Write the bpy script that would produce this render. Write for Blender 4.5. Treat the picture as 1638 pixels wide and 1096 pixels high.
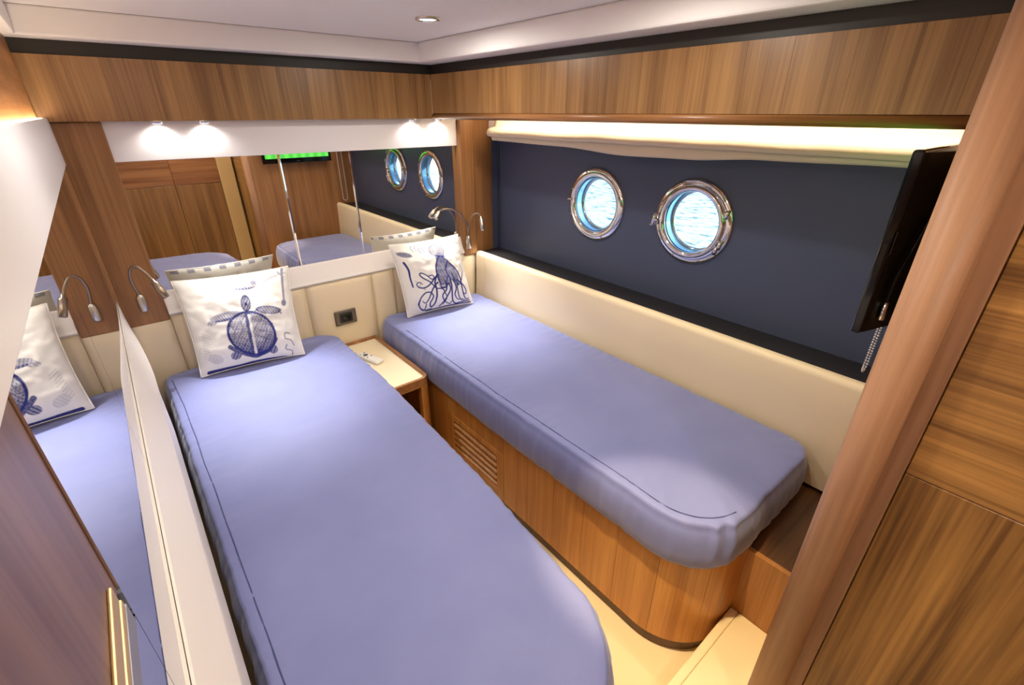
import bpy, bmesh, math, random
import numpy as np
from mathutils import Vector, Matrix, noise
random.seed(7)
D = bpy.data
for o in list(D.objects): D.objects.remove(o, do_unlink=True)
SC = bpy.context.scene
COL = SC.collection

# ------------------------------------------------------------------ camera, sky, sun, exposure
cam = D.cameras.new('camera'); co = D.objects.new('camera', cam); COL.objects.link(co)
cam.sensor_width = 36.0; cam.lens = 745.72 / 1638 * 36.0; cam.clip_start = 0.02
co.location = (0, 0, 1.55)
co.rotation_euler = (math.pi/2 - 0.459228, 0, -0.693995)
SC.camera = co
SC.view_settings.view_transform = 'Standard'
try: SC.view_settings.look = 'None'
except Exception: pass
SC.view_settings.gamma = 1.0
SC.view_settings.use_curve_mapping = False
SC.view_settings.exposure = 0.52

W = D.worlds.new('world'); SC.world = W; W.use_nodes = True
nt = W.node_tree; nt.nodes.clear()
wo = nt.nodes.new('ShaderNodeOutputWorld'); wb = nt.nodes.new('ShaderNodeBackground')
sk = nt.nodes.new('ShaderNodeTexSky'); sk.sky_type = 'NISHITA'
sk.sun_elevation = math.radians(48); sk.sun_rotation = math.radians(150); sk.sun_disc = False
nt.links.new(sk.outputs[0], wb.inputs[0]); nt.links.new(wb.outputs[0], wo.inputs[0])
wb.inputs[1].default_value = 0.26
sun = D.lights.new('sun', 'SUN'); sun.energy = 2.5; sun.angle = 0.01; sun.color = (1, .97, .92)
so = D.objects.new('sun', sun); COL.objects.link(so); so.rotation_euler = (math.radians(38), 0, math.radians(205)); so.location = (3, -2, 6)

# ------------------------------------------------------------------ materials
def mat_new(name):
    m = D.materials.new(name); m.use_nodes = True
    return m, m.node_tree, m.node_tree.nodes['Principled BSDF']
def srgb(r, g, b):
    f = lambda c: (c/255/12.92) if c/255 <= .04045 else ((c/255+.055)/1.055)**2.4
    return (f(r), f(g), f(b), 1)
def plain(name, col, rough=.5, metal=0, spec=.5, bump=0, bscale=200, coat=0):
    m, t, p = mat_new(name)
    p.inputs['Base Color'].default_value = col; p.inputs['Roughness'].default_value = rough
    p.inputs['Metallic'].default_value = metal; p.inputs['Specular IOR Level'].default_value = spec
    p.inputs['Coat Weight'].default_value = coat
    if bump:
        tc = t.nodes.new('ShaderNodeTexCoord'); n = t.nodes.new('ShaderNodeTexNoise'); n.inputs['Scale'].default_value = bscale
        n.inputs['Detail'].default_value = 4
        b = t.nodes.new('ShaderNodeBump'); b.inputs['Strength'].default_value = bump; b.inputs['Distance'].default_value = .003
        t.links.new(tc.outputs['Object'], n.inputs['Vector']); t.links.new(n.outputs['Fac'], b.inputs['Height']); t.links.new(b.outputs['Normal'], p.inputs['Normal'])
    return m
def wood(name, dark, light, axis='z', rough=.35, var=.22, fine=1.0):
    m, t, p = mat_new(name); N = t.nodes; L = t.links
    tc = N.new('ShaderNodeTexCoord'); oi = N.new('ShaderNodeObjectInfo')
    add = N.new('ShaderNodeVectorMath'); add.operation = 'ADD'
    mul = N.new('ShaderNodeMath'); mul.operation = 'MULTIPLY'; mul.inputs[1].default_value = 17.0
    L.new(oi.outputs['Random'], mul.inputs[0])
    cmb = N.new('ShaderNodeCombineXYZ')
    for k in range(3): L.new(mul.outputs[0], cmb.inputs[k])
    L.new(tc.outputs['Object'], add.inputs[0]); L.new(cmb.outputs[0], add.inputs[1])
    def mapped(s_across, s_along):
        mp = N.new('ShaderNodeMapping'); s = [s_across]*3; s['xyz'.index(axis)] = s_along
        mp.inputs['Scale'].default_value = s; L.new(add.outputs[0], mp.inputs['Vector']); return mp
    n1 = N.new('ShaderNodeTexNoise'); n1.inputs['Scale'].default_value = 1; n1.inputs['Detail'].default_value = 3; n1.inputs['Distortion'].default_value = .3
    L.new(mapped(22*fine, .9).outputs[0], n1.inputs['Vector'])
    n2 = N.new('ShaderNodeTexNoise'); n2.inputs['Scale'].default_value = 1; n2.inputs['Detail'].default_value = 4
    L.new(mapped(170*fine, 3.).outputs[0], n2.inputs['Vector'])
    mx = N.new('ShaderNodeMath'); mx.operation = 'MULTIPLY_ADD'; mx.inputs[1].default_value = .38
    sc = N.new('ShaderNodeMath'); sc.operation = 'MULTIPLY'; sc.inputs[1].default_value = .62
    L.new(n1.outputs['Fac'], sc.inputs[0]); L.new(n2.outputs['Fac'], mx.inputs[0]); L.new(sc.outputs[0], mx.inputs[2])
    r = N.new('ShaderNodeValToRGB'); r.color_ramp.elements[0].position = .36; r.color_ramp.elements[1].position = .64
    r.color_ramp.elements[0].color = dark; r.color_ramp.elements[1].color = light
    L.new(mx.outputs[0], r.inputs['Fac'])
    hs = N.new('ShaderNodeHueSaturation')
    vr = N.new('ShaderNodeMath'); vr.operation = 'MULTIPLY_ADD'; vr.inputs[1].default_value = var; vr.inputs[2].default_value = 1-var/2
    L.new(oi.outputs['Random'], vr.inputs[0]); L.new(vr.outputs[0], hs.inputs['Value']); L.new(r.outputs[0], hs.inputs['Color'])
    L.new(hs.outputs[0], p.inputs['Base Color'])
    b = N.new('ShaderNodeBump'); b.inputs['Strength'].default_value = .08; b.inputs['Distance'].default_value = .001
    L.new(n2.outputs['Fac'], b.inputs['Height']); L.new(b.outputs['Normal'], p.inputs['Normal'])
    p.inputs['Roughness'].default_value = rough; p.inputs['Specular IOR Level'].default_value = .45
    return m
def emit(name, col, s):
    m, t, p = mat_new(name)
    p.inputs['Base Color'].default_value = (0, 0, 0, 1)
    p.inputs['Emission Color'].default_value = col; p.inputs['Emission Strength'].default_value = s
    return m
M = {}
M['wood'] = wood('walnut_upper', srgb(118, 82, 48), srgb(166, 124, 76), var=.10)
M['wood_red'] = wood('walnut_pillar', srgb(128, 86, 50), srgb(168, 120, 74), var=.08)
M['wood_base'] = wood('walnut_base', srgb(170, 110, 48), srgb(208, 148, 76), var=.12)
M['wood_basex'] = wood('walnut_box', srgb(150, 96, 44), srgb(192, 134, 72), var=.1)
M['wood_y'] = wood('walnut_along', srgb(136, 88, 48), srgb(186, 130, 78), 'y', var=.1)
M['wood_x'] = wood('walnut_across', srgb(126, 80, 46), srgb(176, 124, 80), 'x', var=.1)
M['wood_panel_v'] = wood('walnut_panel_vertical', srgb(108, 72, 38), srgb(192, 142, 76), 'z', var=.06, fine=.7)
M['wood_panel_h'] = wood('walnut_panel_horizontal', srgb(108, 72, 38), srgb(192, 142, 78), 'y', var=.06, fine=.9)
M['wood_panel_hx'] = wood('walnut_panel_horizontal_x', srgb(106, 66, 36), srgb(178, 124, 76), 'x', var=.06, fine=.9)
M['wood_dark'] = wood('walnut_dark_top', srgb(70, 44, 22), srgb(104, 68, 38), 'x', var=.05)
M['wood_post'] = wood('walnut_post', srgb(142, 102, 74), srgb(182, 138, 104), 'z', rough=.5, var=.0, fine=.6)
M['wood_purple'] = wood('stained_door_wood', srgb(100, 72, 64), srgb(132, 102, 90), 'z', var=.0)
M['white'] = plain('white_panel', srgb(232, 228, 228), .4)
M['ceil'] = plain('ceiling_vinyl', srgb(238, 233, 231), .55, bump=.05, bscale=300)
M['black'] = plain('recess_shadow', srgb(38, 34, 30), .5)  # shadow of the ceiling gap, given as a black colour
M['leather'] = plain('cream_leather', srgb(234, 216, 182), .45, bump=.12, bscale=420)
M['leather_w'] = plain('pale_leather', srgb(234, 228, 222), .42, bump=.1, bscale=420)
M['seam'] = plain('leather_seam', srgb(170, 146, 112), .7)
M['hull'] = plain('dark_hull_lining', srgb(74, 82, 106), .34, spec=.4)
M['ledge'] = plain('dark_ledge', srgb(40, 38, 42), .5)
M['cord'] = plain('sheen_line_dark', srgb(60, 64, 78), .25)  # for the added sheen line on the hull
M['chrome'] = plain('chrome', (.78, .79, .83, 1), .08, 1)
M['steel'] = plain('brushed_steel', (.66, .62, .58, 1), .28, 1)
M['bronze'] = plain('gooseneck_metal', (.34, .27, .22, 1), .3, 1)
M['brass'] = plain('brass', (.74, .52, .24, 1), .42, .7)
M['mirror'] = plain('mirror_glass', (.88, .87, .84, 1), .0, 1)
M['bevel'] = plain('mirror_bevel', (.9, .9, .95, 1), .05, 1)
M['tv'] = plain('tv_black_plastic', srgb(13, 13, 14), .4, spec=.25)
M['tv_gloss'] = plain('tv_gloss', srgb(8, 8, 9), .08)
M['cream_floor'] = plain('cream_floor', srgb(236, 216, 170), .35, bump=.06, bscale=120)
M['cream_top'] = plain('cream_laminate', srgb(238, 224, 190), .3)
M['cream_strip'] = plain('cream_jamb', srgb(226, 196, 140), .4)
M['remote'] = plain('white_plastic', srgb(238, 236, 228), .35)
M['button'] = plain('dark_button', srgb(60, 60, 66), .5)
M['socket_frame'] = plain('socket_frame', srgb(120, 110, 98), .35, .6)
M['socket'] = plain('socket_dark', srgb(44, 40, 40), .3)
M['tunnel'] = plain('porthole_tunnel', srgb(170, 222, 250), .16, .75)  # pale blue base colour carries the reflected sea and sky
M['linen'] = plain('blind_linen', srgb(226, 210, 184), .85, bump=.3, bscale=500)
M['cove'] = plain('cove_paint', srgb(246, 236, 220), .7)
M['led'] = emit('led_strip_glow', (1, .78, .50, 1), 12)
M['lamp'] = emit('lamp_lens_glow', (1, .92, .8, 1), 14)
M['shell'] = plain('outer_shell', srgb(200, 198, 196), .6)
M['grey'] = plain('grey_metal_strip', srgb(150, 150, 160), .4, .4)
M['chain'] = plain('bead_chain', srgb(214, 214, 220), .3, .3)

def fabric():
    m, t, p = mat_new('periwinkle_sheet'); N = t.nodes; L = t.links
    tc = N.new('ShaderNodeTexCoord')
    n = N.new('ShaderNodeTexNoise'); n.inputs['Scale'].default_value = 3.2; n.inputs['Detail'].default_value = 3
    L.new(tc.outputs['Object'], n.inputs['Vector'])
    r = N.new('ShaderNodeValToRGB'); r.color_ramp.elements[0].position = .3; r.color_ramp.elements[1].position = .7
    r.color_ramp.elements[0].color = srgb(112, 120, 172); r.color_ramp.elements[1].color = srgb(124, 131, 182)
    L.new(n.outputs['Fac'], r.inputs['Fac']); L.new(r.outputs[0], p.inputs['Base Color'])
    n2 = N.new('ShaderNodeTexNoise'); n2.inputs['Scale'].default_value = 700; L.new(tc.outputs['Object'], n2.inputs['Vector'])
    n3 = N.new('ShaderNodeTexNoise'); n3.inputs['Scale'].default_value = 9; n3.inputs['Detail'].default_value = 5; L.new(tc.outputs['Object'], n3.inputs['Vector'])
    b = N.new('ShaderNodeBump'); b.inputs['Strength'].default_value = .25; b.inputs['Distance'].default_value = .0008; L.new(n2.outputs['Fac'], b.inputs['Height'])
    b2 = N.new('ShaderNodeBump'); b2.inputs['Strength'].default_value = .35; b2.inputs['Distance'].default_value = .006; L.new(n3.outputs['Fac'], b2.inputs['Height'])
    L.new(b.outputs['Normal'], b2.inputs['Normal']); L.new(b2.outputs['Normal'], p.inputs['Normal'])
    p.inputs['Roughness'].default_value = .62; p.inputs['Sheen Weight'].default_value = .35; p.inputs['Sheen Roughness'].default_value = .4
    return m
M['sheet'] = fabric()
M['sheet_seam'] = plain('sheet_seam', srgb(70, 76, 120), .8)
def glass():
    m = D.materials.new('porthole_glass'); m.use_nodes = True; t = m.node_tree; t.nodes.clear()
    o = t.nodes.new('ShaderNodeOutputMaterial'); mx = t.nodes.new('ShaderNodeMixShader')
    tr = t.nodes.new('ShaderNodeBsdfTransparent'); gl = t.nodes.new('ShaderNodeBsdfGlossy'); lw = t.nodes.new('ShaderNodeLayerWeight'); pw = t.nodes.new('ShaderNodeMath'); pw.operation = 'POWER'; pw.inputs[1].default_value = 5
    fr = t.nodes.new('ShaderNodeMath'); fr.operation = 'MULTIPLY_ADD'; fr.inputs[1].default_value = .9; fr.inputs[2].default_value = .04
    t.links.new(lw.outputs['Facing'], pw.inputs[0]); t.links.new(pw.outputs[0], fr.inputs[0])
    tr.inputs[0].default_value = (.86, .97, 1, 1); gl.inputs['Roughness'].default_value = .02
    t.links.new(fr.outputs[0], mx.inputs[0]); t.links.new(tr.outputs[0], mx.inputs[1]); t.links.new(gl.outputs[0], mx.inputs[2]); t.links.new(mx.outputs[0], o.inputs[0])
    return m
M['glass'] = glass()
def sea():
    m, t, p = mat_new('sea_water'); N = t.nodes; L = t.links
    tc = N.new('ShaderNodeTexCoord'); mp = N.new('ShaderNodeMapping'); mp.inputs['Scale'].default_value = (5.5, 2.6, 1); mp.inputs['Rotation'].default_value = (0, 0, .6)
    n = N.new('ShaderNodeTexNoise'); n.inputs['Scale'].default_value = 1.9; n.inputs['Detail'].default_value = 4; n.inputs['Distortion'].default_value = .6
    L.new(tc.outputs['Object'], mp.inputs[0]); L.new(mp.outputs[0], n.inputs['Vector'])
    r = N.new('ShaderNodeValToRGB'); r.color_ramp.elements[0].position = .36; r.color_ramp.elements[1].position = .48
    r.color_ramp.elements[0].color = srgb(30, 110, 104); r.color_ramp.elements[1].color = srgb(225, 246, 248)
    L.new(n.outputs['Fac'], r.inputs['Fac']); L.new(r.outputs[0], p.inputs['Base Color'])
    b = N.new('ShaderNodeBump'); b.inputs['Strength'].default_value = .5; b.inputs['Distance'].default_value = .1
    L.new(n.outputs['Fac'], b.inputs['Height']); L.new(b.outputs['Normal'], p.inputs['Normal'])
    p.inputs['Roughness'].default_value = .25
    return m
M['sea'] = sea()
def tvscreen():
    m, t, p = mat_new('tv_football_picture'); N = t.nodes; L = t.links
    tc = N.new('ShaderNodeTexCoord'); sp = N.new('ShaderNodeSeparateXYZ'); L.new(tc.outputs['Generated'], sp.inputs[0])
    w = N.new('ShaderNodeTexWave'); w.inputs['Scale'].default_value = 2.4; w.bands_direction = 'X'
    L.new(tc.outputs['Generated'], w.inputs['Vector'])
    r = N.new('ShaderNodeValToRGB'); r.color_ramp.elements[0].color = (.06, .42, .05, 1); r.color_ramp.elements[1].color = (.12, .62, .08, 1)
    L.new(w.outputs['Fac'], r.inputs['Fac'])
    p.inputs['Base Color'].default_value = (0, 0, 0, 1); L.new(r.outputs[0], p.inputs['Emission Color']); p.inputs['Emission Strength'].default_value = 1.3
    p.inputs['Roughness'].default_value = .1
    return m
M['screen'] = tvscreen()

# ------------------------------------------------------------------ helpers
def obj(name, bm, m, parent=None, smooth=False, kind=None):
    if m is not None and isinstance(m, str): m = M[m]
    me = D.meshes.new(name)
    bmesh.ops.recalc_face_normals(bm, faces=bm.faces)
    if smooth:
        for f in bm.faces: f.smooth = True
    bm.to_mesh(me); bm.free()
    o = D.objects.new(name, me); COL.objects.link(o)
    if m: me.materials.append(m)
    if parent is not None:
        o.parent = parent
        w = Vector((0, 0, 0)); q = parent
        while q is not None: w += q.location; q = q.parent
        me.transform(Matrix.Translation(-w))
    else:                                             # give a one-mesh thing its origin at its base centre
        c = [v.co for v in me.vertices]
        b = Vector(((min(v.x for v in c)+max(v.x for v in c))/2, (min(v.y for v in c)+max(v.y for v in c))/2, min(v.z for v in c)))
        me.transform(Matrix.Translation(-b)); o.location = b
    if kind: o['kind'] = kind
    return o
def tag(o, label=None, cat=None, group=None, kind=None):
    if label: o['label'] = label
    if cat: o['category'] = cat
    if group: o['group'] = group
    if kind: o['kind'] = kind
    return o
def thing(name, label, cat, loc=(0, 0, 0), group=None, kind=None):
    o = D.objects.new(name, None); COL.objects.link(o); o.location = loc; o.empty_display_size = .05
    return tag(o, label, cat, group, kind)
def add_box(bm, x0, x1, y0, y1, z0, z1, bev=0, seg=2):
    r = bmesh.ops.create_cube(bm, size=1, matrix=Matrix.Translation(((x0+x1)/2, (y0+y1)/2, (z0+z1)/2)) @ Matrix.Diagonal((x1-x0, y1-y0, z1-z0, 1)))
    if bev:
        es = set()
        for v in r['verts']: es.update(v.link_edges)
        bmesh.ops.bevel(bm, geom=list(es), offset=bev, segments=seg, affect='EDGES', profile=.5)
    return bm
def box(*a, **k): return add_box(bmesh.new(), *a, **k)
def add_tube(bm, pts, rad, n=12, cap=True, closed=False):
    pts = [Vector(p) for p in pts]; rr = rad if isinstance(rad, (list, tuple)) else [rad]*len(pts)
    rings = []; up = None; K = len(pts)
    for i, p in enumerate(pts):
        a = pts[(i-1) % K] if (i > 0 or closed) else p; b = pts[(i+1) % K] if (i < K-1 or closed) else p
        t = (b-a).normalized()
        if up is None:
            up = Vector((0, 0, 1)) if abs(t.z) < .9 else Vector((1, 0, 0))
        u = (up - t*up.dot(t)).normalized(); up = u; w = t.cross(u)
        rings.append([bm.verts.new(p + (u*math.cos(2*math.pi*k/n)+w*math.sin(2*math.pi*k/n))*rr[i]) for k in range(n)])
    for i in range(K if closed else K-1):
        A, B = rings[i], rings[(i+1) % K]
        for k in range(n): bm.faces.new((A[k], A[(k+1) % n], B[(k+1) % n], B[k]))
    if cap and not closed:
        bm.faces.new(rings[0][::-1]); bm.faces.new(rings[-1])
    return bm
def tube(*a, **k): return add_tube(bmesh.new(), *a, **k)
def add_lathe(bm, origin, axis, prof, n=32):
    """prof: list of (along, radius)"""
    ax = Vector(axis).normalized(); u = ax.orthogonal().normalized(); w = ax.cross(u); O = Vector(origin)
    rings = []
    for (h, r) in prof:
        if r < 1e-6: rings.append([bm.verts.new(O+ax*h)])
        else: rings.append([bm.verts.new(O+ax*h+(u*math.cos(2*math.pi*k/n)+w*math.sin(2*math.pi*k/n))*r) for k in range(n)])
    for A, B in zip(rings, rings[1:]):
        for k in range(n):
            if len(A) == 1 and len(B) == 1: continue
            if len(A) == 1: bm.faces.new((A[0], B[k], B[(k+1) % n]))
            elif len(B) == 1: bm.faces.new((A[k], A[(k+1) % n], B[0]))
            else: bm.faces.new((A[k], A[(k+1) % n], B[(k+1) % n], B[k]))
    return bm
def lathe(*a, **k): return add_lathe(bmesh.new(), *a, **k)
def add_prism(bm, poly, z0, z1, axis='z'):
    """poly of 2D points; axis z -> (x,y); y -> (x,z); x -> (y,z)"""
    def P(a, b, h): return {'z': (a, b, h), 'y': (a, h, b), 'x': (h, a, b)}[axis]
    A = [bm.verts.new(P(a, b, z0)) for a, b in poly]; B = [bm.verts.new(P(a, b, z1)) for a, b in poly]
    bm.faces.new(A); bm.faces.new(B[::-1]); n = len(poly)
    for k in range(n): bm.faces.new((A[k], B[k], B[(k+1) % n], A[(k+1) % n]))
    return bm
def prism(*a, **k): return add_prism(bmesh.new(), *a, **k)
def rounded(corners, seg=14):
    """corners: (x, y, radius) counter-clockwise -> points"""
    out = []; n = len(corners)
    for i in range(n):
        p = Vector(corners[i][:2]); r = corners[i][2]; a = Vector(corners[i-1][:2]); b = Vector(corners[(i+1) % n][:2])
        d1 = (a-p).normalized(); d2 = (b-p).normalized()
        if r < 1e-4: out.append(tuple(p)); continue
        ang = d1.angle(d2); t = r/math.tan(ang/2)
        c = p + (d1+d2).normalized()*(r/math.sin(ang/2))
        s = p+d1*t-c; e = p+d2*t-c
        a0 = math.atan2(s.y, s.x); a1 = math.atan2(e.y, e.x)
        dd = (a1-a0+math.pi) % (2*math.pi)-math.pi
        for k in range(seg+1):
            q = a0+dd*k/seg; out.append((c.x+r*math.cos(q), c.y+r*math.sin(q)))
    return out
def resample(pts, N):
    P = [Vector(p) for p in pts]; L = [0]
    for i in range(len(P)): L.append(L[-1]+(P[(i+1) % len(P)]-P[i]).length)
    T = L[-1]; out = []; j = 0
    for k in range(N):
        s = T*k/N
        while L[j+1] < s: j += 1
        f = (s-L[j])/max(1e-9, L[j+1]-L[j]); out.append(P[j].lerp(P[(j+1) % len(P)], f))
    return out, T

# ------------------------------------------------------------------ the room shell
S = lambda name, bm, m, label=None, parent=None, **k: tag(obj(name, bm, m, parent, **k), kind='structure')
YB = 2.24       # mirror plane of the back wall
XL = -.093      # mirror plane of the left wall
XH = 1.755      # hull lining
S('floor', box(-.6, 2.0, -.8, 2.4, -.05, 0), 'cream_floor')
S('wall_back', box(-.6, 2.0, YB+.012, YB+.1, 0, 1.95), 'shell')
S('wall_left', box(-.3, -.128, -.8, YB+.012, 0, 1.95), 'shell')
S('wall_near', box(-.3, 2.0, -.76, -.66, 0, 1.95), 'shell')

# ceiling: raised tray with a fascia all round
cl = thing('ceiling', None, None, (.5, .8, 1.82), kind='structure')
obj('ceiling_panel', box(-.3, 2.0, -.8, 2.3, 1.822, 1.86), 'ceil', cl)
obj('fascia', box(-.3, 1.95, 2.10, 2.3, 1.747, 1.822, bev=.006), 'ceil', cl)
obj('fascia', box(1.215, 1.95, -.8, 2.10, 1.747, 1.822, bev=.006), 'ceil', cl)
obj('fascia', box(-.3, -.075, -.8, 2.10, 1.747, 1.822, bev=.006), 'ceil', cl)
# black strips under the fascia, coloured as the shadow in the gap
S('trim_1', box(-.3, 1.95, 2.185, 2.25, 1.690, 1.7465), 'black')
S('trim_2', box(1.322, 1.40, .14, 2.185, 1.690, 1.7465), 'black')

# upper wood band, back wall: veneer panels
def veneer_row(name, x0, x1, f0, f1, z0, z1, run, w, mat, label, cat, kind=None, jit=.25):
    t = thing(name, label, cat, (((x0+x1)/2, f0, z0) if run == 'x' else (f0, (x0+x1)/2, z0)), kind=kind)
    a = x0
    while a < x1-1e-4:
        b = min(x1, a+w*(1+random.uniform(-jit, jit)))
        if x1-b < w*.4: b = x1
        bm = box(a+.0001, b-.0001, f0, f1, z0, z1, bev=.0003, seg=1) if run == 'x' else box(f0, f1, a+.0001, b-.0001, z0, z1, bev=.0003, seg=1)
        obj('panel', bm, mat, t); a = b
    return t
veneer_row('wood_band', -.105, 1.307, 2.17, 2.235, 1.522, 1.7065, 'x', .115, 'wood', 'brown walnut veneer band high on the headboard wall, under the black strip of recess shadow', 'wall panel')
veneer_row('wood_band', .14, 2.168, 1.307, 1.327, 1.545, 1.7065, 'y', .105, 'wood', 'brown walnut pelmet band above the portholes and the blind', 'wall panel')
bm = tube([(1.316, .14, 1.5325), (1.316, 2.17, 1.5325)], .0135, 12)
tag(obj('pelmet_lip', bm, 'wood_y', smooth=True), 'thin rounded wooden lip along the bottom edge of the window pelmet', 'moulding')
# soffit under bands and cove
S('trim_3', box(1.327, 1.69, .14, 2.23, 1.7, 1.7065), 'cove')

# left wall upper wood
veneer_row('wood_band', -.5, 2.165, -.125, -.105, 1.50, 1.7465, 'y', .22, 'wood_y', 'warmly lit walnut band high on the left wall above the white panel', 'wall panel')
tag(obj('white_panel', box(-.092, -.083, -.5, 2.21, 1.392, 1.533, bev=.002), 'white'), 'flat white panel above the mirror on the left wall', 'wall panel')
# back wall white panel above the mirror
tag(obj('white_panel', box(.038, 1.474, 2.222, YB, 1.392, 1.522, bev=.002), 'white'), 'long white panel above the mirror on the headboard wall, lit by soffit spots', 'wall panel')

# mirrors
def pane(bm, m='mirror', parent=None): return obj('mirror_pane', bm, m, parent)
mb = thing('wall_mirror', 'wide three-pane mirror on the headboard wall between the two wood pillars', 'mirror', (.77, YB, .9))
for a, b in ((.046, .588), (.590, .8955), (.8975, 1.476)):
    pane(box(a, b, YB, YB+.005, .905, 1.394), parent=mb)
for x in (.589, .8965):
    bm = bmesh.new(); add_prism(bm, [(x-.006, YB), (x, YB-.0025), (x+.006, YB)], .908, 1.392)
    obj('bevel_strip', bm, 'bevel', mb)
ml = thing('wall_mirror', 'mirror covering the left wall beside the near bed', 'mirror', (XL, 1.3, .92))
pane(box(XL-.005, XL, .438, .999, .80, 1.394), parent=ml)
pane(box(XL-.005, XL, -.3, .4365, .80, 1.13), parent=ml)
pane(box(XL-.005, XL, 1.001, 2.19, .80, 1.394), parent=ml)
obj('frame_trim', box(XL-.003, XL+.006, 2.165, 2.19, .90, 1.392, bev=.002), 'wood_red', ml)

# pillars on the back wall
tag(obj('wood_pillar', box(-.102, .046, 2.203, YB+.005, .80, 1.522, bev=.004), 'wood_red'), 'reddish wooden pillar in the left corner, behind the left reading lamp', 'pillar')
tag(obj('wood_pillar', box(1.474, 1.572, 2.20, YB+.005, .80, 1.522, bev=.012, seg=4), 'wood_red'), 'smooth rounded wooden pillar to the right of the mirror', 'pillar')
tag(obj('wood_pillar', box(1.578, 1.708, 2.232, YB+.012, .80, 1.70, bev=.003), 'wood_red'), 'flat orange-brown pillar between the rounded pillar and the dark hull', 'pillar')

# hull wall with two porthole cut-outs
PH = [(.983, 1.157), (1.489, 1.157)]; RC = .120
def plate(x, inset=0, rc=RC):
    bm = bmesh.new(); E = []
    def loop(pts):
        vs = [bm.verts.new((x, a, b)) for a, b in pts]
        for k in range(len(vs)): E.append(bm.edges.new((vs[k], vs[(k+1) % len(vs)])))
    loop([(.10, .5), (YB+.02, .5), (YB+.02, 1.72), (.10, 1.72)])
    for y, z in PH: loop([(y+rc*math.cos(a*math.pi/24), z+rc*math.sin(a*math.pi/24)) for a in range(48)])
    bmesh.ops.triangle_fill(bm, use_beauty=True, use_dissolve=False, edges=E)
    for f in list(bm.faces):
        c = f.calc_center_median()
        if any((c.y-y)**2+(c.z-z)**2 < (rc*.9)**2 for y, z in PH): bm.faces.remove(f)
    return bm
wr = thing('wall_right', None, None, (XH, 1.2, .5), kind='structure')
obj('hull_lining', plate(XH), 'hull', wr)
obj('hull_shell', plate(XH+.05), 'shell', wr)
obj('hull_end', box(XH-.05, XH+.05, YB-.004, YB+.03, .5, 1.72), 'hull', wr)
obj('hull_shell', box(XH+.05, XH+.08, -.8, YB+.1, 0, .5), 'shell', wr)
obj('hull_shell', box(XH+.05, XH+.08, -.8, .10, .5, 1.95), 'shell', wr)
obj('hull_shell', box(XH+.05, XH+.08, -.8, YB+.1, 1.72, 1.95), 'shell', wr)
S('trim_6', box(XH-.2, XH+.08, -.8, YB+.1, 1.862, 1.95), 'shell')
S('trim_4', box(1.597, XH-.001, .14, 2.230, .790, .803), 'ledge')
S('trim_5', box(1.69, 1.70, .14, 2.23, 1.43, 1.699), 'cove')
obj('sheen_seam', tube([(XH-.006, YB-.012, .804), (XH-.006, YB-.012, 1.44)], .004, 8), 'cord', wr)  # glossy tube added to draw the sheen line down the hull corner

def porthole(n, y, z, hinged):
    w = thing('window_%d' % n, None, None, (XH, y, z), kind='structure')
    ax = (-1, 0, 0); X = XH
    obj('flange', lathe((X, y, z), ax, [(0, .166), (.006, .167), (.011, .163), (.014, .150), (.015, .136), (.012, .128), (.004, .124), (-.02, .121)], 64), 'chrome', w, True)
    obj('tunnel', lathe((X, y, z), ax, [(.004, .124), (-.02, .1205), (-.062, .1195)], 64), 'tunnel', w, True)
    obj('inner_ring', lathe((X, y, z), ax, [(-.044, .1195), (-.038, .118), (-.038, .112), (-.046, .111)], 64), 'chrome', w, True)
    obj('pane', lathe((X, y, z), ax, [(-.046, 0), (-.046, .112)], 64), 'glass', w)
    for k in range(8):
        a = 2*math.pi*(k+.5)/8
        obj('screw', lathe((X, y+.152*math.cos(a), z+.152*math.sin(a)), ax, [(.010, .005), (.0155, .005), (.0165, .0035), (.0165, 0)], 10), 'steel', w, True)
    if hinged:
        r = obj('opening_ring', lathe((X, y, z), ax, [(.012, .137), (.018, .141), (.026, .139), (.029, .130), (.026, .121), (.016, .118)], 64), 'chrome', w, True)
        bm = bmesh.new()                                    # hinge knuckles on the near-right side
        for a in (-.62, -.45, .35):
            c = Vector((X-.018, y-.150*math.cos(a), z+.150*math.sin(a)))
            add_tube(bm, [c+Vector((0, .004, -.016)), c+Vector((0, -.004, .016))], .009, 10)
        obj('hinge', bm, 'chrome', w, True)
        bm = bmesh.new()
        add_tube(bm, [(X-.016, y+.148, z-.012), (X-.03, y+.160, z-.012)], .007, 10)
        add_tube(bm, [(X-.026, y+.160, z+.016), (X-.03, y+.162, z-.03)], [.006, .010], 10)
        add_tube(bm, [(X-.028, y+.162, z-.03), (X-.028, y+.178, z-.034)], [.008, .006], 10)
        obj('latch', bm, 'chrome', w, True)
        bm = bmesh.new()                                     # curved stay above
        add_tube(bm, [(X-.02, y+.158*math.cos(a), z+.158*math.sin(a)) for a in [math.radians(q) for q in range(70, 150, 8)]], .0035, 8)
        obj('stay', bm, 'chrome', w, True)
    else:
        obj('latch', tube([(X-.014, y+.140, z+.01), (X-.022, y+.168, z+.01)], .006, 10), 'chrome', w, True)
porthole(1, *PH[1], False); porthole(2, *PH[0], True)

# sea outside
tag(obj('sea', box(2.4, 60, -40, 40, .28, .30), 'sea'), 'sunlit turquoise sea seen through the portholes', 'water', kind='stuff')

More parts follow.
